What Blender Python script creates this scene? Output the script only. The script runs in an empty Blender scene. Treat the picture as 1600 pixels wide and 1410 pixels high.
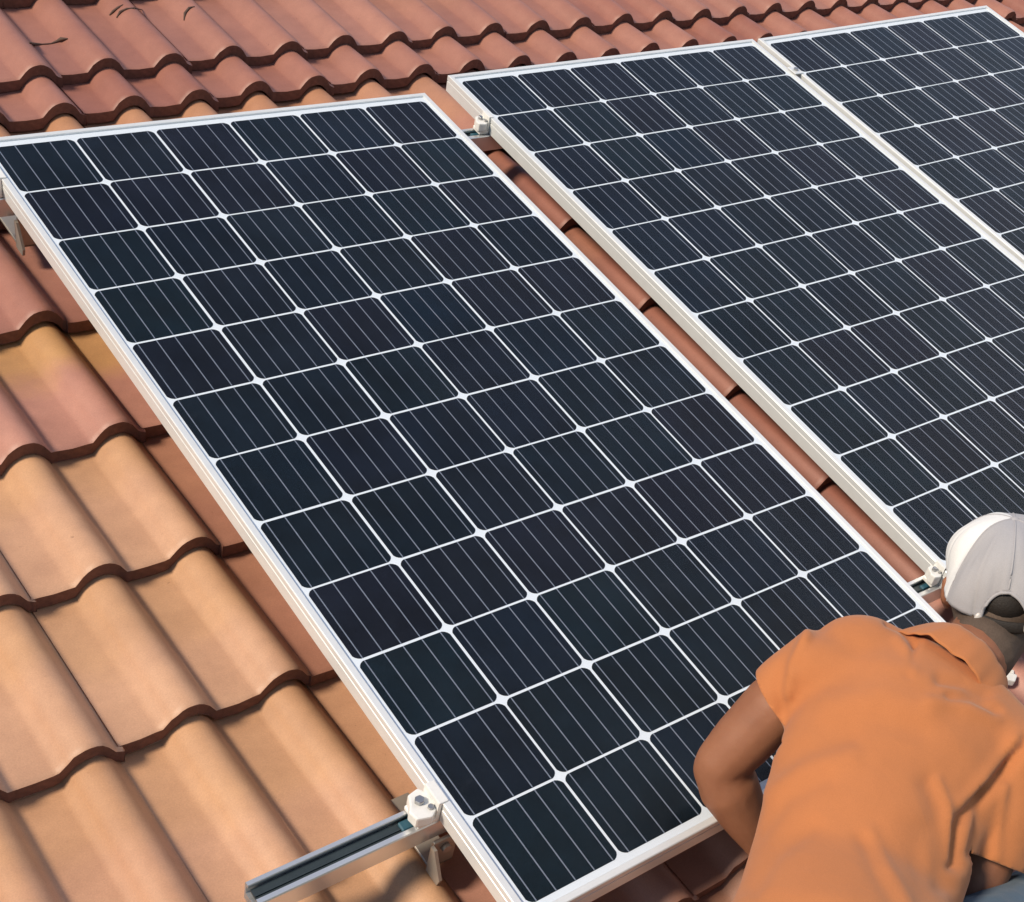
import bpy, bmesh, math, random
import numpy as np
from mathutils import Matrix, Vector, noise
random.seed(7)
S = bpy.context.scene
C = S.collection

# ------------------------------------------------------------------ camera, sky, sun, exposure
TH = math.radians(24.3746)                       # roof pitch
RM = Matrix.Rotation(TH, 4, 'X')                 # roof frame (across, up-slope, normal) -> world
RC = np.array([[0.7367361941, -0.6159101548, 0.2790599603],
               [-0.2963449187, -0.6650591252, -0.6854750536],
               [0.6077824195, 0.4223162809, -0.6724949735]])   # rows: camera right, down, forward, in the roof frame
CC = np.array([-0.7872720957, -2.5937349403, 1.6793730609])
FPX, PPX, PPY, IW, IH = 2190.759, 1185.725, 882.632, 1600.0, 1410.0
cam = bpy.data.cameras.new('camera'); cam_o = bpy.data.objects.new('camera', cam); C.objects.link(cam_o)
cam.sensor_fit = 'HORIZONTAL'; cam.sensor_width = 36.0
cam.lens = FPX / IW * 36.0
cam.shift_x = -(PPX - IW / 2) / IW
cam.shift_y = (PPY - IH / 2) / IW
cam.clip_start = 0.05; cam.clip_end = 5000
mw = Matrix(((RC[0][0], -RC[1][0], -RC[2][0], CC[0]), (RC[0][1], -RC[1][1], -RC[2][1], CC[1]),
             (RC[0][2], -RC[1][2], -RC[2][2], CC[2]), (0, 0, 0, 1)))
cam_o.matrix_world = RM @ mw
S.camera = cam_o

sun_roof = Vector((-0.68, 0.18, 0.68)).normalized()
sun_dir = (RM.to_3x3() @ sun_roof).normalized()
EL = math.asin(sun_dir.z); AZ = math.atan2(-sun_dir.x, sun_dir.y)
W = bpy.data.worlds.new('World'); S.world = W; W.use_nodes = True
wn = W.node_tree.nodes; wl = W.node_tree.links
sky = wn.new('ShaderNodeTexSky'); sky.sky_type = 'NISHITA'; sky.sun_disc = False
sky.sun_elevation = EL; sky.sun_rotation = AZ
sky.air_density = 1.0; sky.dust_density = 1.0; sky.ozone_density = 1.0
wl.new(sky.outputs[0], wn['Background'].inputs[0]); wn['Background'].inputs[1].default_value = 0.105
sun = bpy.data.lights.new('sun', 'SUN'); sun.energy = 3.6; sun.angle = math.radians(13.0); sun.color = (1.0, 0.87, 0.70)
sun_o = bpy.data.objects.new('sun', sun); C.objects.link(sun_o)
sun_o.rotation_euler = sun_dir.to_track_quat('Z', 'Y').to_euler(); sun_o.location = (-4, 2, 6)
S.view_settings.view_transform = 'Standard'; S.view_settings.look = 'None'
S.view_settings.gamma = 1.0; S.view_settings.use_curve_mapping = False
S.view_settings.exposure = 0.25
S.render.engine = 'CYCLES'
S.cycles.max_bounces = 6; S.cycles.diffuse_bounces = 3; S.cycles.glossy_bounces = 3; S.cycles.transparent_max_bounces = 6; S.cycles.transmission_bounces = 2
S.cycles.caustics_reflective = False; S.cycles.caustics_refractive = False

# ------------------------------------------------------------------ helpers
def lin(r, g, b):
    f = lambda c: (c / 255 / 12.92) if c / 255 <= 0.04045 else ((c / 255 + 0.055) / 1.055) ** 2.4
    return (f(r), f(g), f(b))

def tag(o, label=None, cat=None, group=None, kind=None):
    if label: o['label'] = label
    if cat: o['category'] = cat
    if group: o['group'] = group
    if kind: o['kind'] = kind
    return o

def link(name, mesh, mat=None, parent=None, m=None):
    o = bpy.data.objects.new(name, mesh); C.objects.link(o)
    if mat and not mesh.materials: mesh.materials.append(mat)
    if parent: o.parent = parent
    if m is not None: o.matrix_basis = m
    return o

def empty(name, m):
    o = bpy.data.objects.new(name, None); C.objects.link(o); o.matrix_basis = m; o.empty_display_size = 0.05
    return o

def mesh(name, vs, fs, smooth=False):
    me = bpy.data.meshes.new(name); me.from_pydata([tuple(v) for v in vs], [], fs); me.update()
    if smooth: me.shade_smooth()
    return me

class MB:
    def __init__(s): s.v = []; s.f = []
    def add(s, vs, fs):
        n = len(s.v); s.v += [tuple(v) for v in vs]; s.f += [tuple(i + n for i in f) for f in fs]
    def box(s, a, b, m=None):
        x0, y0, z0 = a; x1, y1, z1 = b
        vs = [(x0,y0,z0),(x1,y0,z0),(x1,y1,z0),(x0,y1,z0),(x0,y0,z1),(x1,y0,z1),(x1,y1,z1),(x0,y1,z1)]
        if m: vs = [m @ Vector(v) for v in vs]
        s.add(vs, [(3,2,1,0),(4,5,6,7),(0,1,5,4),(1,2,6,5),(2,3,7,6),(3,0,4,7)])
    def prism(s, poly, h0, h1, m=None):          # poly in xy, extruded along z
        n = len(poly)
        vs = [(x, y, h0) for x, y in poly] + [(x, y, h1) for x, y in poly]
        if m: vs = [m @ Vector(v) for v in vs]
        s.add(vs, [tuple(range(n))[::-1], tuple(range(n, 2*n))] + [(i, (i+1) % n, n + (i+1) % n, n + i) for i in range(n)])
    def build(s, name, smooth=False, bevel=0.0, segs=1):
        me = mesh(name, s.v, s.f)
        bm = bmesh.new(); bm.from_mesh(me)
        bmesh.ops.recalc_face_normals(bm, faces=bm.faces)
        if bevel: bmesh.ops.bevel(bm, geom=list(bm.edges), offset=bevel, segments=segs, affect='EDGES', profile=0.6, clamp_overlap=True)
        bm.to_mesh(me); bm.free()
        if smooth: me.shade_smooth()
        return me

# ------------------------------------------------------------------ materials
def new_mat(name):
    m = bpy.data.materials.new(name); m.use_nodes = True
    nt = m.node_tree; b = nt.nodes['Principled BSDF']
    return m, nt, b

def N(nt, t, **kw):
    n = nt.nodes.new(t)
    for k, v in kw.items():
        if isinstance(k, str) and hasattr(n, k): setattr(n, k, v)
    return n

def noise_n(nt, coord, scale, detail=3, rough=0.55):
    n = nt.nodes.new('ShaderNodeTexNoise'); n.inputs['Scale'].default_value = scale
    n.inputs['Detail'].default_value = detail; n.inputs['Roughness'].default_value = rough
    nt.links.new(coord, n.inputs['Vector']); return n

def ramp(nt, src, stops):
    r = nt.nodes.new('ShaderNodeValToRGB'); e = r.color_ramp.elements
    e[0].position, e[0].color = stops[0][0], (*stops[0][1], 1)
    e[1].position, e[1].color = stops[-1][0], (*stops[-1][1], 1)
    for p, c in stops[1:-1]:
        k = e.new(p); k.color = (*c, 1)
    nt.links.new(src, r.inputs[0]); return r

def mixc(nt, fac, a, b, mode='MIX'):
    m = nt.nodes.new('ShaderNodeMix'); m.data_type = 'RGBA'; m.blend_type = mode
    for s, x in ((0, fac), (6, a), (7, b)):
        if isinstance(x, (int, float)): m.inputs[s].default_value = x
        elif isinstance(x, tuple): m.inputs[s].default_value = (*x, 1) if len(x) == 3 else x
        else: nt.links.new(x, m.inputs[s])
    return m.outputs[2]

def mathn(nt, op, a, b=None):
    m = nt.nodes.new('ShaderNodeMath'); m.operation = op
    for s, x in ((0, a), (1, b)):
        if x is None: continue
        if isinstance(x, (int, float)): m.inputs[s].default_value = x
        else: nt.links.new(x, m.inputs[s])
    return m.outputs[0]

def bump(nt, b, h, strength, dist):
    n = nt.nodes.new('ShaderNodeBump'); n.inputs['Strength'].default_value = strength; n.inputs['Distance'].default_value = dist
    nt.links.new(h, n.inputs['Height']); nt.links.new(n.outputs[0], b.inputs['Normal'])

def simple(name, col, rough=0.5, metal=0.0, var=0.12, scale=30, bstr=0.0, bscale=200, bdist=0.001, spec=0.5):
    m, nt, b = new_mat(name)
    tc = nt.nodes.new('ShaderNodeTexCoord')
    n = noise_n(nt, tc.outputs['Object'], scale)
    c = mixc(nt, n.outputs['Fac'], tuple(x * (1 - var) for x in col), tuple(min(1, x * (1 + var)) for x in col))
    nt.links.new(c, b.inputs['Base Color'])
    b.inputs['Roughness'].default_value = rough; b.inputs['Metallic'].default_value = metal
    b.inputs['Specular IOR Level'].default_value = spec
    if bstr:
        n2 = noise_n(nt, tc.outputs['Object'], bscale, 4); bump(nt, b, n2.outputs['Fac'], bstr, bdist)
    return m

# roof tile: body colour from the object's colour, a paler ochre blend at the head (object alpha), blotches, specks
def tile_material():
    m, nt, b = new_mat('roof_tile_concrete')
    tc = nt.nodes.new('ShaderNodeTexCoord'); oi = nt.nodes.new('ShaderNodeObjectInfo')
    geo = nt.nodes.new('ShaderNodeNewGeometry')
    sep = nt.nodes.new('ShaderNodeSeparateXYZ'); nt.links.new(tc.outputs['Object'], sep.inputs[0])
    n1 = noise_n(nt, geo.outputs['Position'], 7, 3)
    n2 = noise_n(nt, geo.outputs['Position'], 26, 4, 0.6)
    n3 = noise_n(nt, geo.outputs['Position'], 420, 3, 0.7)
    n4 = noise_n(nt, geo.outputs['Position'], 60, 4, 0.65)
    # head-of-tile ochre blend: along the tile, wobbling
    y = mathn(nt, 'ADD', sep.outputs[1], mathn(nt, 'MULTIPLY', mathn(nt, 'SUBTRACT', n1.outputs['Fac'], 0.5), 0.12))
    y = mathn(nt, 'ADD', y, mathn(nt, 'MULTIPLY', mathn(nt, 'SUBTRACT', oi.outputs['Random'], 0.5), 0.08))
    mr = nt.nodes.new('ShaderNodeMapRange'); mr.interpolation_type = 'SMOOTHSTEP'
    mr.inputs[1].default_value = 0.13; mr.inputs[2].default_value = 0.22
    nt.links.new(y, mr.inputs[0])
    fac = mathn(nt, 'MULTIPLY', mr.outputs[0], oi.outputs['Alpha'])
    c = mixc(nt, fac, oi.outputs['Color'], (0.52, 0.29, 0.125))
    r1 = ramp(nt, n1.outputs['Fac'], [(0.3, (0.90, 0.88, 0.88)), (0.7, (1.08, 1.08, 1.06))])
    c = mixc(nt, 1.0, c, r1.outputs[0], 'MULTIPLY')
    r2 = ramp(nt, n2.outputs['Fac'], [(0.25, (0.93, 0.91, 0.90)), (0.75, (1.06, 1.05, 1.04))])
    c = mixc(nt, 1.0, c, r2.outputs[0], 'MULTIPLY')
    r3 = ramp(nt, n3.outputs['Fac'], [(0.2, (0.80, 0.80, 0.80)), (0.8, (1.14, 1.14, 1.14))])
    c = mixc(nt, 0.8, c, r3.outputs[0], 'MULTIPLY')
    # sparse dark lichen specks
    r4 = ramp(nt, n4.outputs['Fac'], [(0.69, (1, 1, 1)), (0.76, (0.45, 0.40, 0.36))])
    c = mixc(nt, 0.6, c, r4.outputs[0], 'MULTIPLY')
    nt.links.new(c, b.inputs['Base Color'])
    b.inputs['Roughness'].default_value = 0.5; b.inputs['Specular IOR Level'].default_value = 0.45
    h = mathn(nt, 'ADD', mathn(nt, 'MULTIPLY', n3.outputs['Fac'], 0.5), n4.outputs['Fac'])
    bump(nt, b, h, 0.25, 0.0015)
    return m
M_TILE = tile_material()
M_NOSE = simple('tile_edge_dirt_shade', (0.155, 0.072, 0.052), 0.9, 0, 0.45, 90, 0.5, 160, 0.002)  # nose faces: some dirt, plus their shade painted into the dark colour
M_DECK = simple('roof_batten_timber', (0.10, 0.055, 0.035), 0.9)
M_FRAME = simple('panel_frame_aluminium', (0.77, 0.785, 0.78), 0.38, 0.25, 0.06, 40, 0.05, 300)
M_BACK = simple('backsheet_white', (0.72, 0.79, 0.86), 0.5, 0, 0.03)
M_UNDER = simple('backsheet_rear', (0.6, 0.6, 0.6), 0.6, 0, 0.05)
M_BUS = simple('busbar_tinned', (0.19, 0.225, 0.29), 0.5, 0.2, 0.25, 60)
M_RAIL = simple('rail_aluminium', (0.72, 0.73, 0.73), 0.32, 0.75, 0.08, 25, 0.05, 300)
M_CLAMP = simple('clamp_cast_white', (0.86, 0.85, 0.81), 0.45, 0.1, 0.08, 60, 0.25, 90)
M_STRIP = simple('groove_shade_dark', (0.030, 0.042, 0.047), 0.35, 0.0, 0.3, 40)  # dark strip added inside the rail groove to paint in its shade
M_BOLT = simple('bolt_steel', (0.40, 0.40, 0.40), 0.35, 0.9, 0.15, 80)
M_NUT = simple('channel_nut_sky_tint', (0.03, 0.10, 0.14), 0.4, 0.0, 0.2, 90)  # teal paints in the sky reflected in the rail channel
M_HOOK = simple('hook_steel', (0.44, 0.40, 0.35), 0.45, 0.6, 0.15, 40)
M_GROUND = simple('ground_grass', (0.075, 0.085, 0.04), 0.95, 0, 0.3, 0.6)
M_TWIG = simple('twig_bark', (0.10, 0.060, 0.045), 0.9, 0, 0.4, 120)

def cell_material():
    m, nt, b = new_mat('silicon_cell')
    tc = nt.nodes.new('ShaderNodeTexCoord'); oi = nt.nodes.new('ShaderNodeObjectInfo'); geo = nt.nodes.new('ShaderNodeNewGeometry')
    c0 = ramp(nt, oi.outputs['Random'], [(0.0, (0.004, 0.007, 0.012)), (0.35, (0.004, 0.009, 0.013)), (0.75, (0.006, 0.0068, 0.012)), (1.0, (0.004, 0.0085, 0.0145))]).outputs[0]
    n = noise_n(nt, geo.outputs['Position'], 9, 3)
    r = ramp(nt, n.outputs['Fac'], [(0.3, (0.75, 0.78, 0.8)), (0.75, (1.3, 1.45, 1.6))])
    c = mixc(nt, 1.0, c0, r.outputs[0], 'MULTIPLY')
    n2 = noise_n(nt, geo.outputs['Position'], 520, 2, 0.8)
    r2 = ramp(nt, n2.outputs['Fac'], [(0.3, (0.5, 0.5, 0.5)), (0.7, (1.8, 1.8, 1.8))])
    c = mixc(nt, 0.8, c, r2.outputs[0], 'MULTIPLY')
    nt.links.new(c, b.inputs['Base Color'])
    b.inputs['Roughness'].default_value = 0.5; b.inputs['Specular IOR Level'].default_value = 0.06
    return m
M_CELL = cell_material()

def glass_material():
    m, nt, b = new_mat('panel_glass')
    nt.nodes.remove(b); out = nt.nodes['Material Output']
    tr = nt.nodes.new('ShaderNodeBsdfTransparent'); gl = nt.nodes.new('ShaderNodeBsdfGlossy'); df = nt.nodes.new('ShaderNodeBsdfDiffuse')
    df.inputs['Color'].default_value = (0.50, 0.52, 0.55, 1)
    fr = nt.nodes.new('ShaderNodeFresnel'); fr.inputs['IOR'].default_value = 1.19
    a = nt.nodes.new('ShaderNodeMixShader'); d = nt.nodes.new('ShaderNodeMixShader')
    g0 = nt.nodes.new('ShaderNodeNewGeometry')      # only the outer face of the pane mirrors the sky
    ff = mathn(nt, 'MULTIPLY', fr.outputs[0], mathn(nt, 'SUBTRACT', 1.0, g0.outputs['Backfacing']))
    nt.links.new(ff, a.inputs[0]); nt.links.new(tr.outputs[0], a.inputs[1]); nt.links.new(gl.outputs[0], a.inputs[2])
    geo = nt.nodes.new('ShaderNodeNewGeometry')
    n = noise_n(nt, geo.outputs['Position'], 5, 4, 0.6); n2 = noise_n(nt, geo.outputs['Position'], 240, 3, 0.8)
    f = mathn(nt, 'MULTIPLY', n.outputs['Fac'], n2.outputs['Fac'])
    nr = noise_n(nt, geo.outputs['Position'], 3.0, 4, 0.6)
    rr = ramp(nt, nr.outputs['Fac'], [(0.3, (0.05,) * 3), (0.7, (0.22,) * 3)]); nt.links.new(rr.outputs[0], gl.inputs['Roughness'])
    sm_ = noise_n(nt, geo.outputs['Position'], 14, 5, 0.7); rs = ramp(nt, sm_.outputs['Fac'], [(0.62, (0.0,) * 3), (0.80, (0.35,) * 3)])
    f = mathn(nt, 'ADD', f, rs.outputs[0])
    r = ramp(nt, f, [(0.12, (0.0,) * 3), (0.60, (0.0095,) * 3)])
    nt.links.new(r.outputs[0], d.inputs[0]); nt.links.new(a.outputs[0], d.inputs[1]); nt.links.new(df.outputs[0], d.inputs[2])
    nt.links.new(d.outputs[0], out.inputs[0])
    return m
M_GLASS = glass_material()

def fabric(name, col, var=0.08, weave=900, rough=0.85, sheen=0.15):
    m, nt, b = new_mat(name)
    geo = nt.nodes.new('ShaderNodeNewGeometry')
    n = noise_n(nt, geo.outputs['Position'], 12, 3)
    n2 = noise_n(nt, geo.outputs['Position'], weave, 2, 0.7)
    c = mixc(nt, n.outputs['Fac'], tuple(x * (1 - var) for x in col), tuple(min(1, x * (1 + var)) for x in col))
    r2 = ramp(nt, n2.outputs['Fac'], [(0.25, (0.9,) * 3), (0.75, (1.08,) * 3)])
    c = mixc(nt, 1.0, c, r2.outputs[0], 'MULTIPLY')
    nt.links.new(c, b.inputs['Base Color'])
    b.inputs['Roughness'].default_value = rough; b.inputs['Specular IOR Level'].default_value = 0.2
    b.inputs['Sheen Weight'].default_value = sheen
    mp = nt.nodes.new('ShaderNodeMapping'); mp.inputs['Rotation'].default_value = (0.3, 0.5, 0.9); mp.inputs['Scale'].default_value = (1.0, 0.35, 1.0)
    nt.links.new(geo.outputs['Position'], mp.inputs['Vector'])
    n3 = noise_n(nt, mp.outputs[0], 26, 3, 0.5)
    n3.inputs['Distortion'].default_value = 0.8
    hgt = mathn(nt, 'ADD', mathn(nt, 'MULTIPLY', n2.outputs['Fac'], 0.12), n3.outputs['Fac'])
    bump(nt, b, hgt, 0.22, 0.005)
    return m
M_SHIRT = fabric('shirt_orange_cotton', (0.495, 0.182, 0.067))
M_JEANS = fabric('denim_blue', (0.070, 0.115, 0.165), 0.25, 700)
M_CAPW = fabric('cap_white_cotton', (0.82, 0.81, 0.79), 0.03)
M_CAPG = fabric('cap_grey_cotton', (0.40, 0.388, 0.40), 0.06)
M_HAIR = simple('hair_black', (0.020, 0.015, 0.012), 0.7, 0, 0.5, 300, 0.6, 500, 0.002)
M_STUB = simple('hair_cropped', (0.105, 0.072, 0.052), 0.85, 0, 0.45, 400, 0.5, 700, 0.001)
M_SHOE = fabric('shoe_canvas', (0.05, 0.05, 0.055), 0.2, 500)
M_STRAP = simple('cap_strap_buckle', (0.62, 0.58, 0.54), 0.45, 0.2, 0.1)
M_LASH = simple('eye_dark', (0.02, 0.015, 0.012), 0.3)

def skin_material():
    m, nt, b = new_mat('skin')
    geo = nt.nodes.new('ShaderNodeNewGeometry')
    n = noise_n(nt, geo.outputs['Position'], 22, 4); n2 = noise_n(nt, geo.outputs['Position'], 600, 3)
    c = mixc(nt, n.outputs['Fac'], (0.22, 0.082, 0.041), (0.36, 0.155, 0.080))
    nt.links.new(c, b.inputs['Base Color']); b.inputs['Roughness'].default_value = 0.6
    b.inputs['Subsurface Weight'].default_value = 0.08; b.inputs['Subsurface Radius'].default_value = (0.01, 0.004, 0.002)
    b.inputs['Subsurface Scale'].default_value = 0.5
    bump(nt, b, mathn(nt, 'ADD', n2.outputs['Fac'], mathn(nt, 'MULTIPLY', noise_n(nt, geo.outputs['Position'], 90, 4).outputs['Fac'], 1.2)), 0.3, 0.0012)
    return m
M_SKIN = skin_material()

# ------------------------------------------------------------------ the setting: ground and tiled roof
g = mesh('ground', [(-900, -900, -5.2), (900, -900, -5.2), (900, 900, -5.2), (-900, 900, -5.2)], [(0, 1, 2, 3)])
tag(link('ground', g, M_GROUND), kind='structure')

U0, PITCH = -0.307, 0.305
NU0, NU1 = -4, 15                     # tile columns
mb = MB(); mb.box((U0 + NU0 * PITCH, -3.2, -0.34), (U0 + (NU1 + 1) * PITCH, 1.35, -0.262))
roof = link('roof', mb.build('roof'), M_DECK, None, RM)
tag(roof, kind='structure')

# tile profile: pan, roll, pan, roll; roll foot at the right edge laps the neighbour
RH = 0.033
def prof(x):
    z = 0.0
    for xc in (0.1125, 0.265):
        d = x - xc; hw = 0.043 if d < 0 else 0.034
        t = min(1.0, abs(d) / hw)
        z = max(z, RH * math.cos(t * math.pi / 2) ** 0.66)
    if x > 0.303: z -= (x - 0.303) * 0.55
    # shallow dish in the pans
    for a, b_ in ((0.0, 0.066), (0.149, 0.219)):
        if a < x < b_: z -= 0.0025 * math.sin((x - a) / (b_ - a) * math.pi)
    return z
TL, TT, STEP, GAUGE = 0.40, 0.030, 0.034, 0.32
XS = [0, .012, .033, .055, .0665] + [.0665 + .0125 + i * .0085 for i in range(8)] + [.1485, .158, .184, .210, .219] + [.219 + .0125 + i * .0082 for i in range(8)] + [.2985, .3025, .3062, .3110]
XS = sorted(set(round(x, 5) for x in XS))
def tile_mesh(seed):
    rnd = random.Random(seed)
    ys = [0.0, 0.004, 0.012, 0.14, 0.27, TL]
    vs, fs, n = [], [], len(XS)
    off = rnd.uniform(0, 50)
    nose = [0.0022 * noise.noise(Vector((x * 60 + off, 0, 0))) + 0.0015 * noise.noise(Vector((x * 200 + off, 3, 0))) for x in XS]
    slope = STEP / GAUGE
    def z(x, y): return prof(x) - RH - slope * y + 0.0012 * noise.noise(Vector((x * 9 + off, y * 9, 1)))
    for j, y in enumerate(ys):
        for i, x in enumerate(XS):
            drop = (0.0035, 0.001, 0, 0, 0, 0)[j]
            vs.append((x, y + (nose[i] if j < 3 else 0), z(x, y) - drop))
    for j in range(len(ys) - 1):
        for i in range(n - 1):
            a = j * n + i; fs.append((a, a + 1, a + 1 + n, a + n))
    ntop = len(fs)
    b0 = len(vs)                                  # nose band
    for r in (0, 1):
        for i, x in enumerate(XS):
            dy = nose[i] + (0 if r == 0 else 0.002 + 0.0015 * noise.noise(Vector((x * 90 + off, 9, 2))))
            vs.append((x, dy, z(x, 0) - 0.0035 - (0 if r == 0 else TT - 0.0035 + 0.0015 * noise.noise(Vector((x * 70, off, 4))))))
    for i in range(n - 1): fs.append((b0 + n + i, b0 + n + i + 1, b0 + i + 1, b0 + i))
    c0 = len(vs)                                  # underside
    for y in (0.002, TL):
        for x in XS: vs.append((x, y, z(x, y) - TT))
    for i in range(n - 1): fs.append((c0 + i, c0 + n + i, c0 + n + i + 1, c0 + i + 1))
    for sx in (0, n - 1):                         # sides
        d0 = len(vs)
        for j, y in enumerate(ys):
            vs.append((XS[sx], y, z(XS[sx], y))); vs.append((XS[sx], y, z(XS[sx], y) - TT))
        for j in range(len(ys) - 1):
            q = (d0 + 2*j, d0 + 2*j + 2, d0 + 2*j + 3, d0 + 2*j + 1)
            fs.append(q if sx == 0 else q[::-1])
    me = mesh('roof_tile', vs, fs)
    for k, p in enumerate(me.polygons): p.use_smooth = k < ntop
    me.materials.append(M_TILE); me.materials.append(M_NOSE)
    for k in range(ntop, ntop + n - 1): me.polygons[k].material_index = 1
    return me
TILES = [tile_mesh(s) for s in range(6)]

SAND = (0.570, 0.338, 0.212); ORNG = (0.49, 0.245, 0.145); PINK = (0.42, 0.215, 0.165); RED = (0.29, 0.115, 0.085); BRICK = (0.34, 0.145, 0.108)
ROWS = [-2.923, -2.603, -2.283, -1.963, -1.643, -1.323, -1.003, -0.686, -0.358, -0.012, 0.335, 0.472, 0.80, 1.1]
def lerp(a, b, t): return tuple(x + (y - x) * t for x, y in zip(a, b))
def sst(a, b, x):
    t = max(0, min(1, (x - a) / (b - a))); return t * t * (3 - 2 * t)
for r, v0 in enumerate(ROWS):
    rise = {11: 0.016, 12: 0.027, 13: 0.027}.get(r, 0.0)
    for k in range(NU0, NU1 + 1):
        u = U0 + k * PITCH
        rnd = random.Random(r * 100 + k)
        dv = rnd.uniform(-.006, .006)
        if r == 11: dv += -0.016 + 0.036 * sst(0.2, 1.1, u + .15)
        if r == 10: dv += -0.012 + 0.026 * sst(0.2, 1.1, u + .15)
        if r == 12: dv += 0.0
        m = Matrix.Translation((u, v0 + dv, -0.12 + rise + rnd.uniform(-.0009, .0009))) @ Matrix.Rotation(rnd.uniform(-.006, .006), 4, 'Z') @ Matrix.Rotation(rnd.uniform(-.003, .003), 4, 'Y')
        if r in (11,): m = m @ Matrix.Rotation(0.045, 4, 'X')
        if r in (12, 13): m = m @ Matrix.Rotation(0.03, 4, 'X')
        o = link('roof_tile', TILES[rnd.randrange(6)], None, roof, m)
        j = rnd.uniform(0, 1); al = 0.0
        if r <= 6:
            t = 0.0 if u < -.1 else 0.74 + .26 * sst(0.1, 0.6, u)
            base = lerp(lerp(SAND, ORNG, j * 0.35), lerp(RED, BRICK, j), t)
            if r == 4 and u < .1: base = lerp(SAND, ORNG, 0.75 * j)
            if r <= 3 and u > -0.1: base = lerp(ORNG, PINK, 0.4 + .4 * j)
            if r <= 3 and u > 0.5: base = lerp(PINK, (0.5, .24, .19), j)
            al = 0.35 * (1 - t)
        elif r == 7:
            base = lerp(PINK, (0.46, .225, .17), j) if u < .3 else lerp(RED, BRICK, j); al = 0.95 if u < .3 else 0.1
        elif r == 8:
            base = lerp(PINK, BRICK, 0.35 + .4 * j) if u < .3 else lerp(RED, BRICK, j); al = 0.05
        elif r == 9:
            base = lerp(BRICK, PINK, j * .7); al = 0.25 + .3 * rnd.random() if u < 1.0 else 0.1
        else:
            base = lerp(lerp(RED, BRICK, .35), lerp(BRICK, PINK, .55), j)
            if r >= 12: base = lerp(base, PINK, .35)
            al = 0.12 * rnd.random()
        o.color = (*base, al)

# ------------------------------------------------------------------ solar panels
P = 0.159; PW0, PW1, PV0, PV1 = -0.0165, 6 * P + 0.0165, -12 * P - 0.022, 0.026
HF, LIP = 0.040, 0.0115
def frame_bar(a, b, inward, ta, tb):
    """bar along a->b (2-D corner points), mitred, profile measured inward from the outer edge"""
    pr = [(0.0, -HF), (0.0, -0.0145), (0.0011, -0.0138), (0.0011, -0.0122), (0.0, -0.0115), (0.0, -0.0004), (0.0014, 0.0009), (LIP - 0.001, 0.0009), (LIP, 0.0002), (LIP, -0.0052), (0.003, -0.0052), (0.003, -HF + .002), (0.022, -HF + .002), (0.022, -HF)]
    a = Vector(a); b = Vector(b); d = (b - a).normalized(); n = Vector(inward)
    vs = []
    for (q, s) in ((a, 1), (b, -1)):
        for (i, w) in pr:
            p = q + n * i + d * (s * i); vs.append((p.x, p.y, w))
    m = len(pr); fs = [tuple(range(m)), tuple(range(m, 2*m))[::-1]]
    fs += [(i, m + i, m + (i+1) % m, (i+1) % m) for i in range(m)]
    mb = MB(); mb.add(vs, fs); return mb.build('frame_bar')
cn = [(PW0, PV0), (PW1, PV0), (PW1, PV1), (PW0, PV1)]; inw = [(0, 1), (-1, 0), (0, -1), (1, 0)]
BARS = [frame_bar(cn[i], cn[(i+1) % 4], inw[i], 0, 0) for i in range(4)]
for b_ in BARS: b_.materials.append(M_FRAME)
def cell_mesh():
    h = 0.1543 / 2; c = 0.0095
    poly = []
    for sx, sy, sw in ((1, 1, 0), (-1, 1, 1), (-1, -1, 0), (1, -1, 1)):
        arc = []
        for k in range(4):                       # slightly bowed pseudo-square corner
            t = k / 3; x = h - c * t; y = h - c * (1 - t); bow = 0.0016 * math.sin(math.pi * t)
            arc.append((sx * (x + bow * .7), sy * (y + bow * .7)))
        arc = arc if not sw else arc[::-1]
        poly += arc
    mb = MB(); mb.prism(poly, -0.0004, 0.0); me = mb.build('solar_cell'); me.materials.append(M_CELL); return me
CELL = cell_mesh()
mb = MB()
for j in range(12): mb.box((-0.0009, -(j + 1) * P + 0.0026, 0.0), (0.0009, -j * P - 0.0026, 0.00025))
BUS = mb.build('busbar'); BUS.materials.append(M_BUS)
i_ = LIP - 0.002
mb = MB(); mb.box((PW0 + i_, PV0 + i_, -0.0023), (PW1 - i_, PV1 - i_, -0.0003)); GLASS = mb.build('glass_pane'); GLASS.materials.append(M_GLASS)
mb = MB(); mb.box((PW0 + 0.004, PV0 + 0.004, -0.0046), (PW1 - 0.004, PV1 - 0.004, -0.0034)); BACK = mb.build('backsheet'); BACK.materials.append(M_BACK)
def panel(off, rot, label):
    m = Matrix.Translation(off)
    rv = Vector(rot)
    if rv.length > 1e-6: m = m @ Matrix.Rotation(rv.length, 4, rv.normalized())
    e = empty('solar_panel', RM @ m)
    tag(e, label, 'solar panel', 'solar panels mounted on the roof')
    for b_ in BARS: link('frame_bar', b_, None, e)
    link('backsheet', BACK, None, e)
    for i in range(6):
        for j in range(12):
            link('solar_cell', CELL, None, e, Matrix.Translation(((i + .5) * P + random.uniform(-.0004, .0004), -(j + .5) * P + random.uniform(-.0004, .0004), -0.0029)))
        for k in range(5):
            link('busbar', BUS, None, e, Matrix.Translation(((i + 0.5 + (k - 2) * 0.205) * P, 0, -0.0028)))
    link('glass_pane', GLASS, None, e)
    return e
panel((0, 0, 0), (0, 0, 0), 'nearest solar panel, in the middle of the picture, beside the sandy tiles')
panel((1.086, 0.062, 0.001), (0.002, -0.023, -0.001), 'solar panel behind the worker in the white and grey cap')
panel((2.090, 0.056, 0.026), (0.003, -0.045, -0.002), 'farthest solar panel, cut off by the right edge of the picture')

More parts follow.
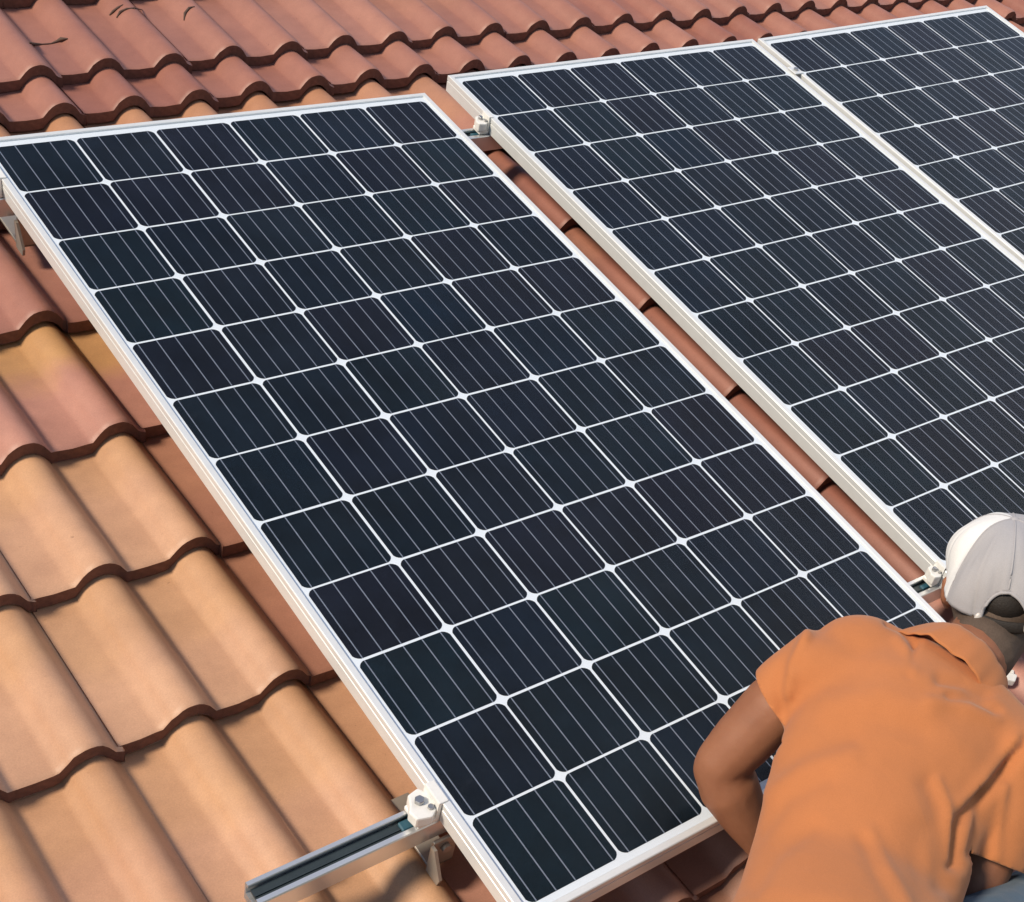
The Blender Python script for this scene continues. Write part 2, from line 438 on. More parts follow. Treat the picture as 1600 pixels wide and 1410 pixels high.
# ------------------------------------------------------------------ rails, clamps, roof hooks
def rail(u0, u1, v, label):
    pr = [(-.020, -.040), (.020, -.040), (.020, -.002), (.0185, 0), (.0125, 0), (.0115, -.0015), (.0115, -.006), (.0165, -.008), (.0165, -.024), (.003, -.024), (.003, -.0215), (-.003, -.0215), (-.003, -.024), (-.0165, -.024), (-.0165, -.008), (-.0105, -.006), (-.0105, -.0015), (-.0115, 0), (-.0185, 0), (-.020, -.002)]
    m = len(pr)
    vs = [(x, a, b) for x in (0, u1 - u0) for a, b in pr]
    fs = [tuple(range(m)), tuple(range(m, 2*m))[::-1]] + [(i, m + i, m + (i+1) % m, (i+1) % m) for i in range(m)]
    mb = MB(); mb.add(vs, fs); me = mb.build('mounting_rail')
    o = link('mounting_rail', me, M_RAIL, None, RM @ Matrix.Translation((u0, v, -HF - 0.001)))
    tag(o, label, 'rail', 'aluminium rails under the panels')
    mb = MB(); L = u1 - u0 - .004
    mb.box((.003, -.0095, -.0140), (L, .0108, -.0100)); mb.box((.003, -.0030, -.0100), (L, -.0014, -.0075))
    link('groove_shade_strip', mb.build('groove_shade_strip'), M_STRIP, o)
rail(-0.286, 3.10, -1.6925, 'aluminium rail sticking out from under the lower end of the nearest panel')
rail(-0.060, 3.10, -0.095, 'aluminium rail under the upper ends of the panels, seen in the gap')

def hexagon(r, h0, h1, mb, m=None, n=6):
    mb.prism([(r * math.cos(i * 2 * math.pi / n), r * math.sin(i * 2 * math.pi / n)) for i in range(n)], h0, h1, m)
def end_clamp(u, v, side, label, k=1.0):
    """side -1: clamp stands left of a panel edge; local origin on the rail top"""
    e = empty('end_clamp', RM @ Matrix.Translation((u, v, -HF)) @ Matrix.Diagonal((k, k, 1, 1)))
    tag(e, label, 'clamp', 'clamps holding the panels')
    mb = MB(); s = -side
    # Z profile extruded along v: foot, upright, top lip over the frame
    poly = [(-.034, .000), (.0, .000), (.0, .036), (.010, .036), (.010, .0432), (-.006, .0442), (-.0075, .009), (-.022, .012), (-.034, .008)]
    poly = [(s * x, z) for x, z in poly]
    mm = Matrix(((1, 0, 0, 0), (0, 0, -1, 0), (0, 1, 0, 0), (0, 0, 0, 1)))
    mb.prism(poly, -.020, .020, mm)
    link('clamp_body', mb.build('clamp_body', bevel=.0018, segs=2), M_CLAMP, e)
    # lumpy raised block with the bolt through it
    mb = MB()
    blk = [(-.040, -.020), (-.018, -.026), (-.006, -.017), (-.004, .012), (-.012, .026), (-.030, .022), (-.036, .006), (-.043, -.004)]
    mb.prism([(s * x, y) for x, y in blk], .0085, .030)
    o = mb.build('clamp_block', bevel=.003, segs=2)
    link('clamp_block', o, M_CLAMP, e)
    mb = MB(); hexagon(.0075, .030, .0375, mb, Matrix.Translation((s * -.022, .004, 0)))
    link('bolt', mb.build('bolt', bevel=.0008), M_BOLT, e)
    mb = MB(); hexagon(.0045, .030, .0345, mb, Matrix.Translation((s * -.013, -.012, 0)), 10)
    link('bolt', mb.build('bolt'), M_BOLT, e)
    mb = MB(); mb.box((s * -.050, -.009, -.018), (s * -.018, .008, -.006))
    link('channel_nut', mb.build('channel_nut', bevel=.002), M_NUT, e)
    return e
end_clamp(-0.0170, -1.692, -1, 'white end clamp on the rail at the lower left of the nearest panel')
end_clamp(1.0690, -0.093, -1, 'small white end clamp near the top of the gap between two panels', .74)
end_clamp(1.0690, -1.692, -1, 'white end clamp at the lower end of the gap, beside the cap', .62)
end_clamp(-0.0170, -0.093, -1, 'end clamp at the upper left corner of the nearest panel')
def mid_clamp(u, v, w, label):
    e = empty('mid_clamp', RM @ Matrix.Translation((u, v, w)))
    tag(e, label, 'clamp', 'clamps between the two right panels')
    mb = MB(); mb.box((-.016, -.018, .002), (.016, .018, .0052)); link('clamp_plate', mb.build('clamp_plate', bevel=.001), M_FRAME, e)
    mb = MB(); hexagon(.0065, .0052, .0105, mb); link('bolt', mb.build('bolt'), M_BOLT, e)
mid_clamp(2.0660, -0.095, 0.0238, 'small mid clamp across the seam of the two right panels, near their tops')

def hook(u, v, label):
    e = empty('roof_hook', RM @ Matrix.Translation((u, v, -0.155)))
    tag(e, label, 'roof hook', 'steel hooks carrying the rails')
    mb = MB()
    # bent strap: plate on the tile, riser, and the ear bolted to the rail's lower face
    mb.box((-.020, -.005, .006), (.020, .125, .012))
    mb.box((-.020, -.005, .006), (.020, .001, .074))
    link('strap', mb.build('strap', bevel=.001), M_HOOK, e)
    mb = MB(); mb.prism([(0, 0), (.030, 0), (.034, .016), (.010, .062), (0, .062)], -.0025, .0025, Matrix.Translation((-.0235, -.005, .010)) @ Matrix(((0, 0, 1, 0), (-1, 0, 0, 0), (0, 1, 0, 0), (0, 0, 0, 1))))
    link('gusset', mb.build('gusset'), M_HOOK, e)
    mb = MB(); hexagon(.008, 0, .007, mb, Matrix.Translation((0, -.012, .055)) @ Matrix.Rotation(math.pi / 2, 4, 'X') @ Matrix.Translation((0, 0, -.007)))
    link('bolt', mb.build('bolt'), M_BOLT, e)
hook(-0.005, -1.718, 'steel roof hook under the rail below the white clamp at lower left')
hook(0.02, -0.122, 'roof hook under the upper left corner of the nearest panel')
hook(1.02, -0.122, 'roof hook under the upper rail in the gap between two panels')

# ------------------------------------------------------------------ the worker
RWC = np.array([[RM[i][j] for j in range(3)] for i in range(3)]) @ RC.T       # camera axes -> world axes
CW = np.array(RM @ Vector(CC))
def cw(x, y, d):                                 # a joint seen in direction (x, y) of the survey frame at depth d -> world
    return CW + RWC @ np.array([(x - PPX) / FPX * d, (y - PPY) / FPX * d, d])
def cdir(x, y, z):
    v = RWC @ np.array([x, y, z], float); return v / np.linalg.norm(v)
def nrm(v): return v / (np.linalg.norm(v) + 1e-12)

class Blob:
    """collects overlapping closed tubes; remeshed into one continuous surface"""
    def __init__(s): s.mb = MB()
    def tube(s, pts, rad, wide=None, ratio=None, seg=16):
        """pts: centres, rad: half-width, ratio: half-thickness / half-width, wide: direction of the half-width"""
        pts = [np.array(p, float) for p in pts]; n = len(pts); vs = []; fs = []
        ratio = ratio or [1.0] * n
        for i in range(n):
            t = nrm(pts[min(i + 1, n - 1)] - pts[max(i - 1, 0)])
            w = np.array(wide[i] if isinstance(wide, list) else wide) if wide is not None else (np.array([0, 0, 1.]) if abs(t[2]) < .9 else np.array([1., 0, 0]))
            w = nrm(w - t * (w @ t)); q = np.cross(t, w)
            for k in range(seg):
                a = 2 * math.pi * k / seg
                vs.append(pts[i] + w * rad[i] * math.cos(a) + q * rad[i] * ratio[i] * math.sin(a))
        for i in range(n - 1):
            for k in range(seg):
                a = i * seg + k; b = i * seg + (k + 1) % seg; fs.append((a, b, b + seg, a + seg))
        # rounded end caps
        for e, sgn in ((0, -1), (n - 1, 1)):
            t = nrm(pts[min(e + 1, n - 1)] - pts[max(e - 1, 0)]) * sgn
            base = [e * seg + k for k in range(seg)]; cur = base
            for f_, h in ((0.8, 0.45), (0.45, 0.75)):
                ring = []
                for k in range(seg):
                    p = vs[base[k]]; p2 = pts[e] + (p - pts[e]) * f_ + t * rad[e] * min(1, ratio[e]) * h
                    ring.append(len(vs)); vs.append(p2)
                for k in range(seg):
                    q4 = (cur[k], cur[(k + 1) % seg], ring[(k + 1) % seg], ring[k]); fs.append(q4 if sgn > 0 else q4[::-1])
                cur = ring
            vs.append(pts[e] + t * rad[e] * min(1, ratio[e]) * 0.85)
            for k in range(seg):
                q3 = (cur[k], cur[(k + 1) % seg], len(vs) - 1); fs.append(q3 if sgn > 0 else q3[::-1])
        s.mb.add(vs, fs)
    def ball(s, c, axes, radii, seg=20, rings=12):
        vs = []; fs = []
        A = np.array(axes); R = np.array(radii); c = np.array(c)
        for i in range(rings + 1):
            th = math.pi * i / rings
            for k in range(seg):
                ph = 2 * math.pi * k / seg
                l = np.array([math.sin(th) * math.cos(ph), math.sin(th) * math.sin(ph), math.cos(th)]) * R
                vs.append(c + l @ A)
        for i in range(rings):
            for k in range(seg):
                a = i * seg + k; b = i * seg + (k + 1) % seg; fs.append((a, b, b + seg, a + seg))
        s.mb.add(vs, fs)
    def build(s, name, voxel, smooth_it=4, fac=0.5):
        me = mesh(name, s.mb.v, s.mb.f)
        bm = bmesh.new(); bm.from_mesh(me); bmesh.ops.remove_doubles(bm, verts=bm.verts, dist=1e-5)
        bmesh.ops.recalc_face_normals(bm, faces=bm.faces); bm.to_mesh(me); bm.free()
        o = bpy.data.objects.new('scratch', me); C.objects.link(o)
        m = o.modifiers.new('r', 'REMESH'); m.mode = 'VOXEL'; m.voxel_size = voxel
        m2 = o.modifiers.new('s', 'SMOOTH'); m2.factor = fac; m2.iterations = smooth_it
        dg = bpy.context.evaluated_depsgraph_get(); dg.update()
        out = bpy.data.meshes.new_from_object(o.evaluated_get(dg)); out.name = name
        bpy.data.objects.remove(o); bpy.data.meshes.remove(me)
        out.shade_smooth(); return out

def verts_of(me):
    a = np.zeros(len(me.vertices) * 3); me.vertices.foreach_get('co', a); return a.reshape(-1, 3)
def normals_of(me):
    a = np.zeros(len(me.vertices) * 3); me.vertices.foreach_get('normal', a); return a.reshape(-1, 3)
def set_verts(me, v):
    me.vertices.foreach_set('co', np.ascontiguousarray(v, dtype=np.float32).ravel()); me.update()

# --- skeleton (joints in world space)
hip = cw(1322, 1500, 1.70); waist = cw(1330, 1395, 1.80); midb = cw(1372, 1245, 1.91); chest = cw(1432, 1130, 1.99); upper = cw(1470, 1060, 2.035); c7 = cw(1500, 1015, 2.045)
shL = cw(1262, 1050, 2.00); shR = cw(1592, 1188, 1.955)
elL = cw(1122, 1198, 2.045); haL = cw(1196, 1335, 2.125)
elR = cw(1512, 1405, 1.93); haR = cw(1392, 1345, 2.12)
side = nrm(shR - shL)                              # the worker's left-to-right axis
axis = nrm(c7 - hip); back = nrm(np.cross(side, axis))
if back @ (CW - chest) < 0: back = -back
# head frame
hF = cdir(0.13, -0.37, 0.92); hR = cdir(0.985, 0.15, -0.10); hR = nrm(hR - hF * (hR @ hF)); hU = np.cross(hR, hF)
if hU @ cdir(0, -1, 0) < 0: hU = -hU
hc = cw(1567, 913, 2.13)
hp = lambda r, f, u: hc + hR * r + hF * f + hU * u

person = empty('person', Matrix.Translation(Vector(np.array(RM @ Vector((0.42, -2.22, -0.13))))))
tag(person, 'worker in an orange polo shirt and white and grey cap crouching over the panel', 'person')
pinv = person.matrix_basis.inverted()
def add_part(name, me, mat, par=None):
    o = link(name, me, mat, par or person)
    if par is None: o.matrix_basis = pinv
    return o

# --- body (skin): head, neck, arms with hands, torso and legs in one surface
B = Blob()
B.ball(hp(0, 0, .000), (hR, hF, hU), (.074, .092, .088))
B.tube([hp(0, .045, -.03), hp(0, .058, -.085), hp(0, .062, -.112)], [.060, .050, .034], hR, [1, .95, .9])
B.tube([hp(0, .090, .015), hp(0, .104, -.022), hp(0, .106, -.036)], [.011, .014, .016], hR)                   # nose
B.tube([hp(-.022, .088, -.064), hp(0, .094, -.066), hp(.022, .088, -.064)], [.006, .009, .006])              # mouth
for sx in (-1, 1):
    B.tube([hp(sx * .020, .086, .030), hp(sx * .048, .078, .030)], [.009, .009])                                 # brow
    B.tube([hp(sx * .074, -.004, .006), hp(sx * .085, -.016, .000), hp(sx * .084, -.014, -.030), hp(sx * .076, -.002, -.050)], [.007, .0105, .0105, .007], hF, [1, .8, .8, 1], 10)   # ear
cc_ = cw(1506, 1042, 2.05); nax = cdir(.70, -.56, .45); nsd = cdir(.62, .78, 0)
nk0 = cc_
B.tube([nk0 - nax * .06, nk0 + nax * .015, hp(0, -.012, -.060), hp(0, .0, -.02)], [.058, .055, .056, .060], side)
B.tube([hip - axis * .05, hip + axis * .03, waist, midb, chest, upper - back * .02], [.12, .125, .110, .115, .120, .08], side, [.65, .65, .65, .6, .55, .5])
B.tube([chest - back * .02, shL], [.065, .036]); B.tube([chest - back * .02, shR], [.065, .036])
def mid(a, b, t): return a + (b - a) * t
def arm(sh, el, ha, roll):
    B.tube([sh, mid(sh, el, .35), mid(sh, el, .75), el], [.036, .048, .045, .039], None, None, 14)
    B.ball(el + nrm(el - mid(sh, ha, .5)) * .014, (nrm(ha - el), nrm(el - sh), nrm(np.cross(ha - el, el - sh))), (.030, .030, .026))
    B.tube([el, mid(el, ha, .22), mid(el, ha, .6), mid(el, ha, .86)], [.038, .046, .036, .026], None, None, 14)
    d = nrm(ha - el); up = np.array(RM.to_3x3() @ Vector((0, 0, 1))); lat = nrm(np.cross(d, up)) * roll; dn = nrm(np.cross(d, lat));
    if dn @ up > 0: dn = -dn
    wr = mid(el, ha, .86)
    B.tube([wr, ha, ha + d * .045 + dn * .006], [.026, .036, .040], lat, [.85, .45, .38], 14)                      # palm
    kn = ha + d * .060 + dn * .008
    for q, (o_, L) in enumerate(((-.032, .062), (-.0105, .074), (.0105, .070), (.031, .056))):
        p0 = kn + lat * o_ - d * .018; p1 = kn + lat * o_ * 1.12 + d * L * .42 + dn * .010
        p2 = p1 + d * L * .26 + dn * L * .30; p3 = p2 + d * L * .06 + dn * L * .32
        B.tube([p0, p1, p2, p3], [.0092, .0088, .0080, .0070], None, None, 8)
    t0 = ha + lat * -.026 - d * .012; t1 = t0 - lat * .026 + d * .026 + dn * .010; t2 = t1 - lat * .006 + d * .026 + dn * .012
    B.tube([t0, t1, t2], [.013, .011, .0085], None, None, 8)
arm(shL, elL, haL, 1); arm(shR, elR, haR, -1)
body = add_part('body', B.build('body', .0055, 5), M_SKIN)
# eyes
for sx in (-1, 1):
    eb = Blob(); eb.ball(hp(sx * .031, .083, .012), (hR, hF, hU), (.012, .009, .006), 12, 8)
    add_part('eye', mesh('eye', eb.mb.v, eb.mb.f, True), M_LASH)

# --- shirt
T = Blob()
def off(p, k): return p - back * k
T.tube([hip - axis * .10, hip, mid(hip, waist, .5), waist, mid(waist, midb, .5), midb, mid(midb, chest, .5), chest, upper - back * .01, c7 - axis * .03 - back * .03],
       [.164, .156, .147, .140, .146, .155, .163, .166, .135, .075], side, [.76, .76, .74, .74, .74, .72, .70, .66, .60, .75], 26)
T.tube([off(chest, .012) + (shL - chest) * .3, off(mid(chest, shL, .72), .008), shL, mid(shL, elL, .20), mid(shL, elL, .50)], [.098, .080, .062, .0560, .0545], None, None, 18)
T.tube([off(chest, .012) + (shR - chest) * .3, off(mid(chest, shR, .72), .006), shR, mid(shR, elR, .35), mid(shR, elR, .68)], [.100, .086, .072, .068, .066], None, None, 18)
T.tube([mid(shL, upper, .15), mid(shL, upper, .75), mid(upper, c7, .3) - back * .03, mid(shR, upper, .75), mid(shR, upper, .15)], [.058, .060, .050, .060, .060], None, None, 16)
T.ball(cw(1352, 1040, 2.015), (side, axis, back), (.085, .08, .062))
sm = T.build('shirt', .0062, 18)
# folds: (polyline in survey directions, width px, depth m); only on the side of the cloth towards the back
FOLDS = [
    ([(1245, 985), (1222, 1030), (1214, 1070), (1222, 1112)], 9, -.0045), ([(1262, 992), (1240, 1040), (1232, 1085)], 9, .006),
    ([(1290, 975), (1258, 1012), (1244, 1040)], 8, -.004),
    ([(1388, 972), (1412, 982), (1428, 1004)], 7, -.008), ([(1402, 1000), (1420, 1020), (1424, 1050)], 7, .005), ([(1436, 990), (1426, 1020), (1420, 1055)], 6, -.005),
    ([(1470, 1062), (1505, 1068), (1540, 1086)], 10, -.008), ([(1484, 1088), (1520, 1090), (1556, 1112)], 9, -.007), ([(1474, 1075), (1510, 1076), (1546, 1096)], 9, .0025),
    ([(1452, 1098), (1500, 1102), (1555, 1122)], 12, .006),
    ([(1602, 1160), (1572, 1196), (1545, 1232), (1515, 1262), (1500, 1290), (1496, 1350)], 11, -.014), ([(1590, 1158), (1550, 1208), (1508, 1256)], 12, .008),
    ([(1466, 1218), (1482, 1258), (1488, 1300), (1490, 1345)], 6, .005), ([(1452, 1225), (1468, 1270), (1474, 1330), (1476, 1380)], 18, -.006),
    ([(1360, 1300), (1384, 1350), (1420, 1410)], 10, .003), ([(1346, 1310), (1368, 1360), (1395, 1410)], 12, -.003), ([(1440, 1300), (1436, 1350), (1446, 1400)], 22, -.004),
    ([(1215, 1200), (1260, 1170), (1330, 1150)], 16, -.004), ([(1200, 1240), (1250, 1205), (1330, 1180)], 16, .004), ([(1190, 1300), (1230, 1245), (1290, 1215)], 14, -.004),
    ([(1178, 1390), (1215, 1330), (1270, 1290)], 14, -.004), ([(1300, 1100), (1380, 1085), (1450, 1110)], 22, .005), ([(1290, 1140), (1370, 1125), (1440, 1140)], 20, -.004),
    ([(1540, 1240), (1530, 1290), (1520, 1335)], 9, -.007), ([(1568, 1230), (1560, 1290), (1556, 1340)], 9, .005),
]
def pix(v):
    q = (v - CW) @ RWC
    return np.stack([PPX + FPX * q[:, 0] / q[:, 2], PPY + FPX * q[:, 1] / q[:, 2]], 1)
def seg_dist(p, a, b):
    a = np.array(a, float); b = np.array(b, float); t = np.clip(((p - a) @ (b - a)) / ((b - a) @ (b - a)), 0, 1)
    return np.linalg.norm(p - (a + t[:, None] * (b - a)), axis=1)
def displace(me, folds, noise_amp=.0018):
    v = verts_of(me); n = normals_of(me); p = pix(v)
    facing = np.clip(((CW - v) / np.linalg.norm(CW - v, axis=1)[:, None] * n).sum(1) * 3 + .35, 0, 1)
    d = np.zeros(len(v))
    for pl, w, a in folds:
        dist = np.min([seg_dist(p, pl[i], pl[i + 1]) for i in range(len(pl) - 1)], axis=0)
        d += a * np.exp(-(dist / w) ** 2)
    low = np.array([noise.noise(Vector(x) * 11) + .5 * noise.noise(Vector(x) * 24) for x in v])
    set_verts(me, v + n * (d * facing + low * noise_amp)[:, None])
displace(sm, FOLDS)
# open the sleeves and the neck: cut the closed tube ends away, leaving hems
def cut(me, planes, solid=.003):
    bm = bmesh.new(); bm.from_mesh(me)
    for co, no, rad in planes:
        kill = [f for f in bm.faces if (np.array(f.calc_center_median()) - co) @ no > 0 and np.linalg.norm(np.array(f.calc_center_median()) - co) < rad]
        bmesh.ops.delete(bm, geom=kill, context='FACES')
    bm.to_mesh(me); bm.free(); me.shade_smooth()
def trim(me, planes):
    bm = bmesh.new(); bm.from_mesh(me)
    for co, no, rad in planes:
        fs = [f for f in bm.faces if np.linalg.norm(np.array(f.calc_center_median()) - co) < rad]
        gm = set(fs) | {e for f in fs for e in f.edges} | {v_ for f in fs for v_ in f.verts}
        bmesh.ops.bisect_plane(bm, geom=list(gm), dist=1e-6, plane_co=Vector(co), plane_no=Vector(no), clear_outer=True)
    bm.to_mesh(me); bm.free(); me.shade_smooth()
dL = nrm(elL - shL); dR = nrm(elR - shR)
trim(sm, [(mid(shL, elL, .31), nrm(dL - side * .25), .11), (mid(shR, elR, .70), dR, .11), (cc_ - nax * .006, nax, .080), (hip - axis * .10, -axis, .3)])
shirt = add_part('shirt', sm, M_SHIRT)
md = shirt.modifiers.new('cloth', 'SOLIDIFY'); md.thickness = .003; md.offset = -1
# collar: a folded band round the neck
def collar():
    vs = []; fs = []; seg = 48; cen = cc_; ax = nax
    s_ = nrm(nsd - ax * (nsd @ ax)); b_ = np.cross(s_, ax)
    if b_ @ (CW - cen) < 0: b_ = -b_
    for k in range(seg + 1):
        a = math.radians(-140 + 280 * k / seg)         # 0 = nape
        dx = math.sin(a); dy = math.cos(a)
        wob = .003 * math.sin(k * .9) + .0025 * math.sin(k * 2.1)
        drop = .012 * (1 - dy)
        for r, h in ((.064, -.040), (.066, .006), (.069, .013), (.0745, .010), (.086, -.014), (.097 + wob, -.050), (.0945 + wob, -.052), (.079, -.024)):
            vs.append(cen + (s_ * dx * r * 1.06 + b_ * dy * r * .98) + ax * (h - drop * .6 + wob * .4))
    n = 8
    for k in range(seg):
        for j in range(n): fs.append((k * n + j, k * n + (j + 1) % n, (k + 1) * n + (j + 1) % n, (k + 1) * n + j))
    fs.append(tuple(range(n))); fs.append(tuple(range(seg * n, seg * n + n))[::-1])
    mb = MB(); mb.add(vs, fs); me = mb.build('collar', True); return me
co = link('collar', collar(), M_SHIRT, shirt)
cs = co.modifiers.new('s', 'SUBSURF'); cs.levels = cs.render_levels = 1

# --- trousers: right knee up, left knee on the tiles
J = Blob()
hipL = hip - side * .075 - back * .05 - axis * .03; hipR = hip + side * .075 - back * .05 - axis * .03
rw = lambda u, v, w: np.array(RM @ Vector((u, v, w)))
knR = cw(1668, 1405, 2.03); anR = rw(0.70, -2.47, -0.05)
knL = cw(1345, 1330, 2.17); anL = cw(1290, 1640, 2.00)
J.tube([hip - axis * .06, hip + axis * .02, mid(hip, waist, .35)], [.130, .126, .110], side, [.70, .70, .68])
J.tube([hipR, mid(hipR, knR, .5), knR], [.086, .084, .066]); J.tube([knR, mid(knR, anR, .35), anR], [.066, .068, .050])
J.tube([hipL, mid(hipL, knL, .5), knL], [.086, .082, .064]); J.tube([knL, mid(knL, anL, .35), anL], [.064, .066, .048])
jm = J.build('trousers', .008, 6)
v = verts_of(jm); n = normals_of(jm)
set_verts(jm, v + n * np.array([.004 * noise.noise(Vector(x) * 18) + .003 * noise.noise(Vector(x) * 40) for x in v])[:, None])
add_part('trousers', jm, M_JEANS)
for an, d in ((anR, rw(1, .55, -.02)), (anL, rw(-.5, -.8, -.5))):
    d = nrm(d); sh = Blob()
    nn = np.array(RM.to_3x3() @ Vector((0, 0, 1)))
    a0 = an - nn * .03
    sh.tube([a0 - d * .07, a0, a0 + d * .09, a0 + d * .17], [.036, .042, .046, .036], np.cross(d, nn), [1.0, .95, .7, .55])
    add_part('shoe', sh.build('shoe', .007, 3), M_SHOE)

# --- cropped hair under the cap
Hh = Blob(); Hh.ball(hp(0, -.002, -.012), (hR, hF, hU), (.0780, .0900, .095), 56, 40)
Hh.tube([nk0 + nax * .034, hp(0, -.013, -.060), hp(0, -.004, -.02)], [.0545, .0595, .064], side)
hm = Hh.build('hair', .0045, 3)
bm = bmesh.new(); bm.from_mesh(hm)
kill = []
for f in bm.faces:
    q = np.array(f.calc_center_median()) - hc; r_, f_, u_ = q @ hR, q @ hF, q @ hU
    if f_ > .045 or (f_ > .0 and u_ < -.01) or (u_ < -.04 and f_ > -.025): kill.append(f)
bmesh.ops.delete(bm, geom=kill, context='FACES'); bm.to_mesh(hm); bm.free(); hm.shade_smooth()
add_part('hair', hm, M_STUB)

# --- cap: six gores, arched opening at the back with strap, brim
def cap():
    seg, rings = 168, 40; tilt = 0.10
    vs = []; fs = []; mats = []
    cu = .022                                          # rim height above head centre
    def pt(az, t):                                     # az 0 = back, growing to the worker's right; t 0 = top, 1 = rim
        th = t * math.radians(97)
        seam = abs(((az + math.radians(30)) / math.radians(60)) % 1 - .5) * 2   # 1 on a seam
        k = 1 - .034 * max(0, (seam - .94) / .06) * math.sin(th)
        sag = .006 * math.sin(3 * az + 1) * math.sin(2 * th) + .004 * math.sin(5 * az + th * 4)
        sag += .0035 * noise.noise(Vector((math.sin(az) * 3.2, math.cos(az) * 3.2, t * 1.6))) + .0018 * noise.noise(Vector((math.sin(az) * 9, math.cos(az) * 9, t * 3)))
        r = math.sin(th) ** .86 * k
        return hp(math.sin(az) * (.0885 + sag) * r, -math.cos(az) * (.1045 + sag) * r, cu - .018 + .100 * math.cos(th) - .016 * max(0, math.cos(az)) * t * t)
    def hole(az, t):
        x = math.sin(az) * .1; h = (1.0 - t) * .15
        return abs(az) < .6 and (x / .038) ** 2 + (h / .040) ** 2 < 1
    for i in range(rings + 1):
        for k in range(seg):
            az = 2 * math.pi * k / seg - math.pi; vs.append(pt(az, .02 + .98 * i / rings))
    for i in range(rings):
        for k in range(seg):
            az = 2 * math.pi * (k + .5) / seg - math.pi
            if hole(az, (i + .5) / rings): continue
            a = i * seg + k; b = i * seg + (k + 1) % seg; fs.append((a, b, b + seg, a + seg))
            mats.append(1 if math.radians(-150) < az < math.radians(-60) else 0)
    vs.append(hp(0, 0, cu + .0822)); c_ = len(vs) - 1
    for k in range(seg): fs.append((k, (k + 1) % seg, c_)); mats.append(0)
    me = mesh('crown', vs, fs, True); me.materials.append(M_CAPG); me.materials.append(M_CAPW)
    for p_, m_ in zip(me.polygons, mats): p_.material_index = m_
    bm = bmesh.new(); bm.from_mesh(me); bmesh.ops.recalc_face_normals(bm, faces=bm.faces)
    bm.to_mesh(me); bm.free()
    return me, pt
cm, cpt = cap()
cape = add_part('cap', cm, None)
so = cape.modifiers.new('cloth', 'SOLIDIFY'); so.thickness = .003; so.offset = 1
b_ = Blob(); b_.ball(hp(0, 0, .022 + .083), (hR, hF, hU), (.008, .008, .005), 12, 8)
link('button', mesh('button', b_.mb.v, b_.mb.f, True), M_CAPG, cape)
def brim():
    vs = []; fs = []; n = 24
    for lay in (0, -.003):
        for k in range(n + 1):
            a = math.radians(-68 + 136 * k / n); x = math.sin(a)
            for q, e in enumerate((0, .5, 1)):
                L = .078 * math.cos(a * 1.25) ** .7 if abs(a * 1.25) < 1.55 else 0
                r = x * (.0885 + .006 * e); f_ = math.cos(a) * .103 + L * e
                vs.append(hp(r, f_, .008 - .35 * L * e * .5 - (x * x) * .020 * (.4 + .6 * e) + lay))
    m = (n + 1) * 3
    for k in range(n):
        for q in range(2):
            a = k * 3 + q; fs.append((a, a + 1, a + 4, a + 3)); fs.append((m + a + 3, m + a + 4, m + a + 1, m + a))
        a = k * 3 + 2; fs.append((a, m + a, m + a + 3, a + 3))
    return mesh('brim', vs, fs, True)
for k in range(6):
    az = math.radians(60 * k); t_end = .70 if k == 0 else 1.0
    sp = Blob(); q = [cpt(az, .03 + (t_end - .03) * i / 18) for i in range(19)]
    sp.tube([p + nrm(p - hc) * .0028 for p in q], [.0016] * 19, None, None, 6)
    link('seam', mesh('seam', sp.mb.v, sp.mb.f, True), M_CAPG, cape)
bd = Blob(); pl = []
for k in range(25):
    a = math.pi * k / 24; x = -.038 * math.cos(a); h = .040 * math.sin(a); pl.append(cpt(math.asin(x / .1), 1 - h / .15))
bd.tube([p + nrm(p - hc) * .0015 for p in pl], [.0028] * 25, None, None, 8)
link('binding', mesh('binding', bd.mb.v, bd.mb.f, True), M_CAPG, cape)
link('brim', brim(), M_CAPG, cape)
st = Blob(); pl = [cpt(math.radians(a), 1.0) for a in range(-30, 31, 6)]
st.tube(pl, [.009] * len(pl), hU, [.25] * len(pl), 8)
link('strap', mesh('strap', st.mb.v, st.mb.f, True), M_HAIR, cape)
for az in (-24, 23):
    q = cpt(math.radians(az), .99); oq = nrm(q - hc); bk = Blob()
    bk.ball(q + oq * .004, (hR, oq, hU), (.0065, .004, .010), 10, 8)
    link('buckle', mesh('buckle', bk.mb.v, bk.mb.f, True), M_STRAP, cape)
hb = Blob(); hb.ball(hp(0, -.006, .006), (hR, hF, hU), (.062, .0945, .052), 32, 20)
link('hair_in_opening', mesh('hair_in_opening', hb.mb.v, hb.mb.f, True), M_HAIR, cape)

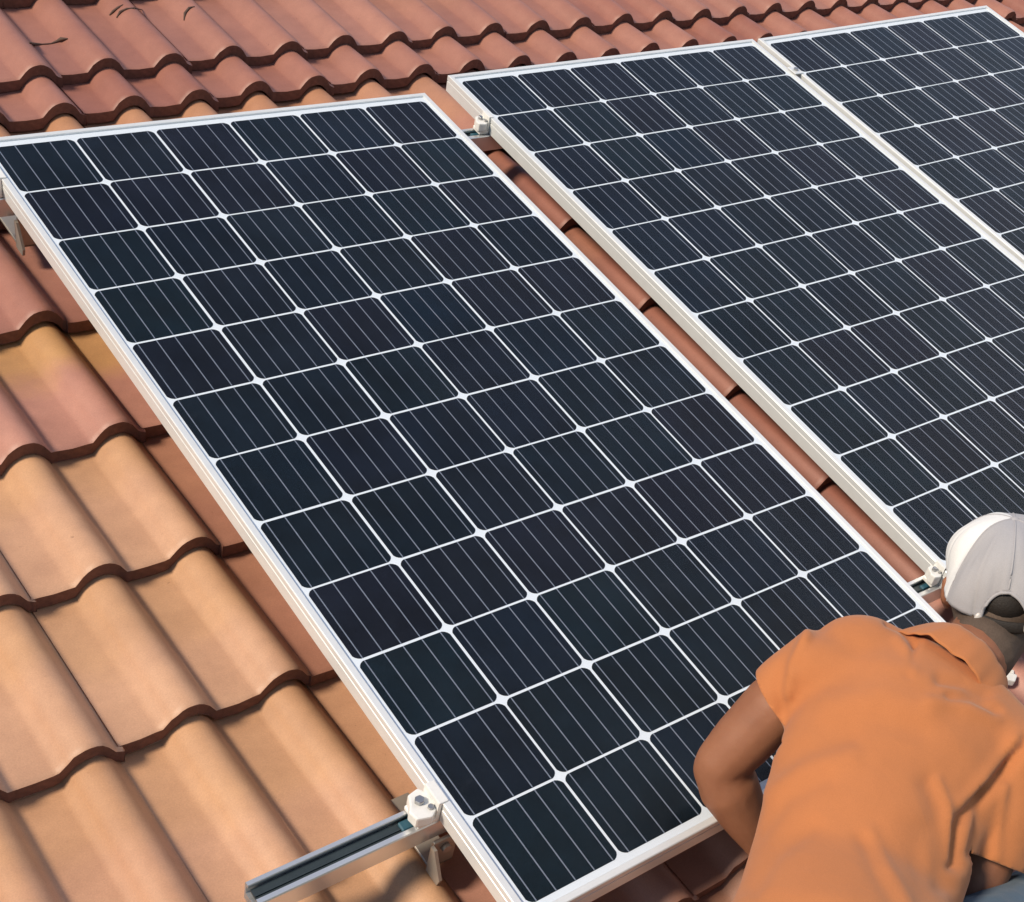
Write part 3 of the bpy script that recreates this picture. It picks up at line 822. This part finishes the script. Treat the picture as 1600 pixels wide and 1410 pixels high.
# ------------------------------------------------------------------ small things lying on the roof
bpy.context.view_layer.update()
DG = bpy.context.evaluated_depsgraph_get()
def on_tiles(x, y, lift):                          # where that survey direction meets the tiles
    d = nrm(RWC @ np.array([(x - PPX) / FPX, (y - PPY) / FPX, 1.0])); org = CW.copy()
    for _ in range(30):
        ok, loc, nor, idx, ob, mx = S.ray_cast(DG, Vector(org), Vector(d))
        if not ok: break
        if ob.name.startswith('roof'): return np.array(loc) + np.array(nor) * lift
        org = np.array(loc) + d * .002
    return org
def debris(name, pts, rad, label, cat, mat, group, ratio=None):
    q = [on_tiles(x, y, r * .8) for (x, y), r in zip(pts, rad)]
    t = Blob(); t.tube(q, rad, None, ratio, 8)
    me = mesh(name, t.mb.v, t.mb.f, True); c = np.mean(q, axis=0); set_verts(me, verts_of(me) - c)
    o = link(name, me, mat); o.location = c
    tag(o, label, cat, group)
GD = 'dry litter on the upper tiles'
debris('dry_twig', [(46, 68), (54, 71), (66, 70), (80, 69), (90, 66), (98, 63), (106, 61)], [.002, .0035, .0014, .0014, .003, .005, .0015], 'dry twig lying across the tiles in the top left corner', 'twig', M_TWIG, GD)
debris('dry_leaf', [(172, 24), (178, 19), (185, 13), (192, 8)], [.0015, .003, .0025, .001], 'dark curled leaf on the upper tiles, left one of three', 'leaf', M_TWIG, GD)
debris('dry_leaf', [(183, 28), (189, 20), (198, 15), (210, 14), (222, 16)], [.0015, .0032, .0022, .002, .001], 'dark curled leaf on a tile roll, middle one of three', 'leaf', M_TWIG, GD)
debris('dry_leaf', [(288, 32), (290, 22), (296, 14), (304, 11)], [.0015, .0032, .003, .001], 'dark curled leaf on the upper tiles, right one of three', 'leaf', M_TWIG, GD)
# loose clamp on the tiles beyond the worker's neck
e = empty('loose_clamp', Matrix.Translation(Vector(on_tiles(1583, 1062, .004))) @ RM.to_3x3().to_4x4() @ Matrix.Rotation(.7, 4, 'Z'))
tag(e, 'small loose white clamp lying on the pink tiles beside the worker\'s neck', 'clamp')
mb = MB(); mb.prism([(-.020, 0), (.0, -.004), (.0, .016), (-.008, .020), (-.022, .016)], 0, .016); link('clamp_block', mb.build('clamp_block', bevel=.003, segs=2), M_CLAMP, e)
mb = MB(); mb.box((.001, .0, 0), (.016, .008, .010)); link('clamp_foot', mb.build('clamp_foot', bevel=.002), M_CLAMP, e)
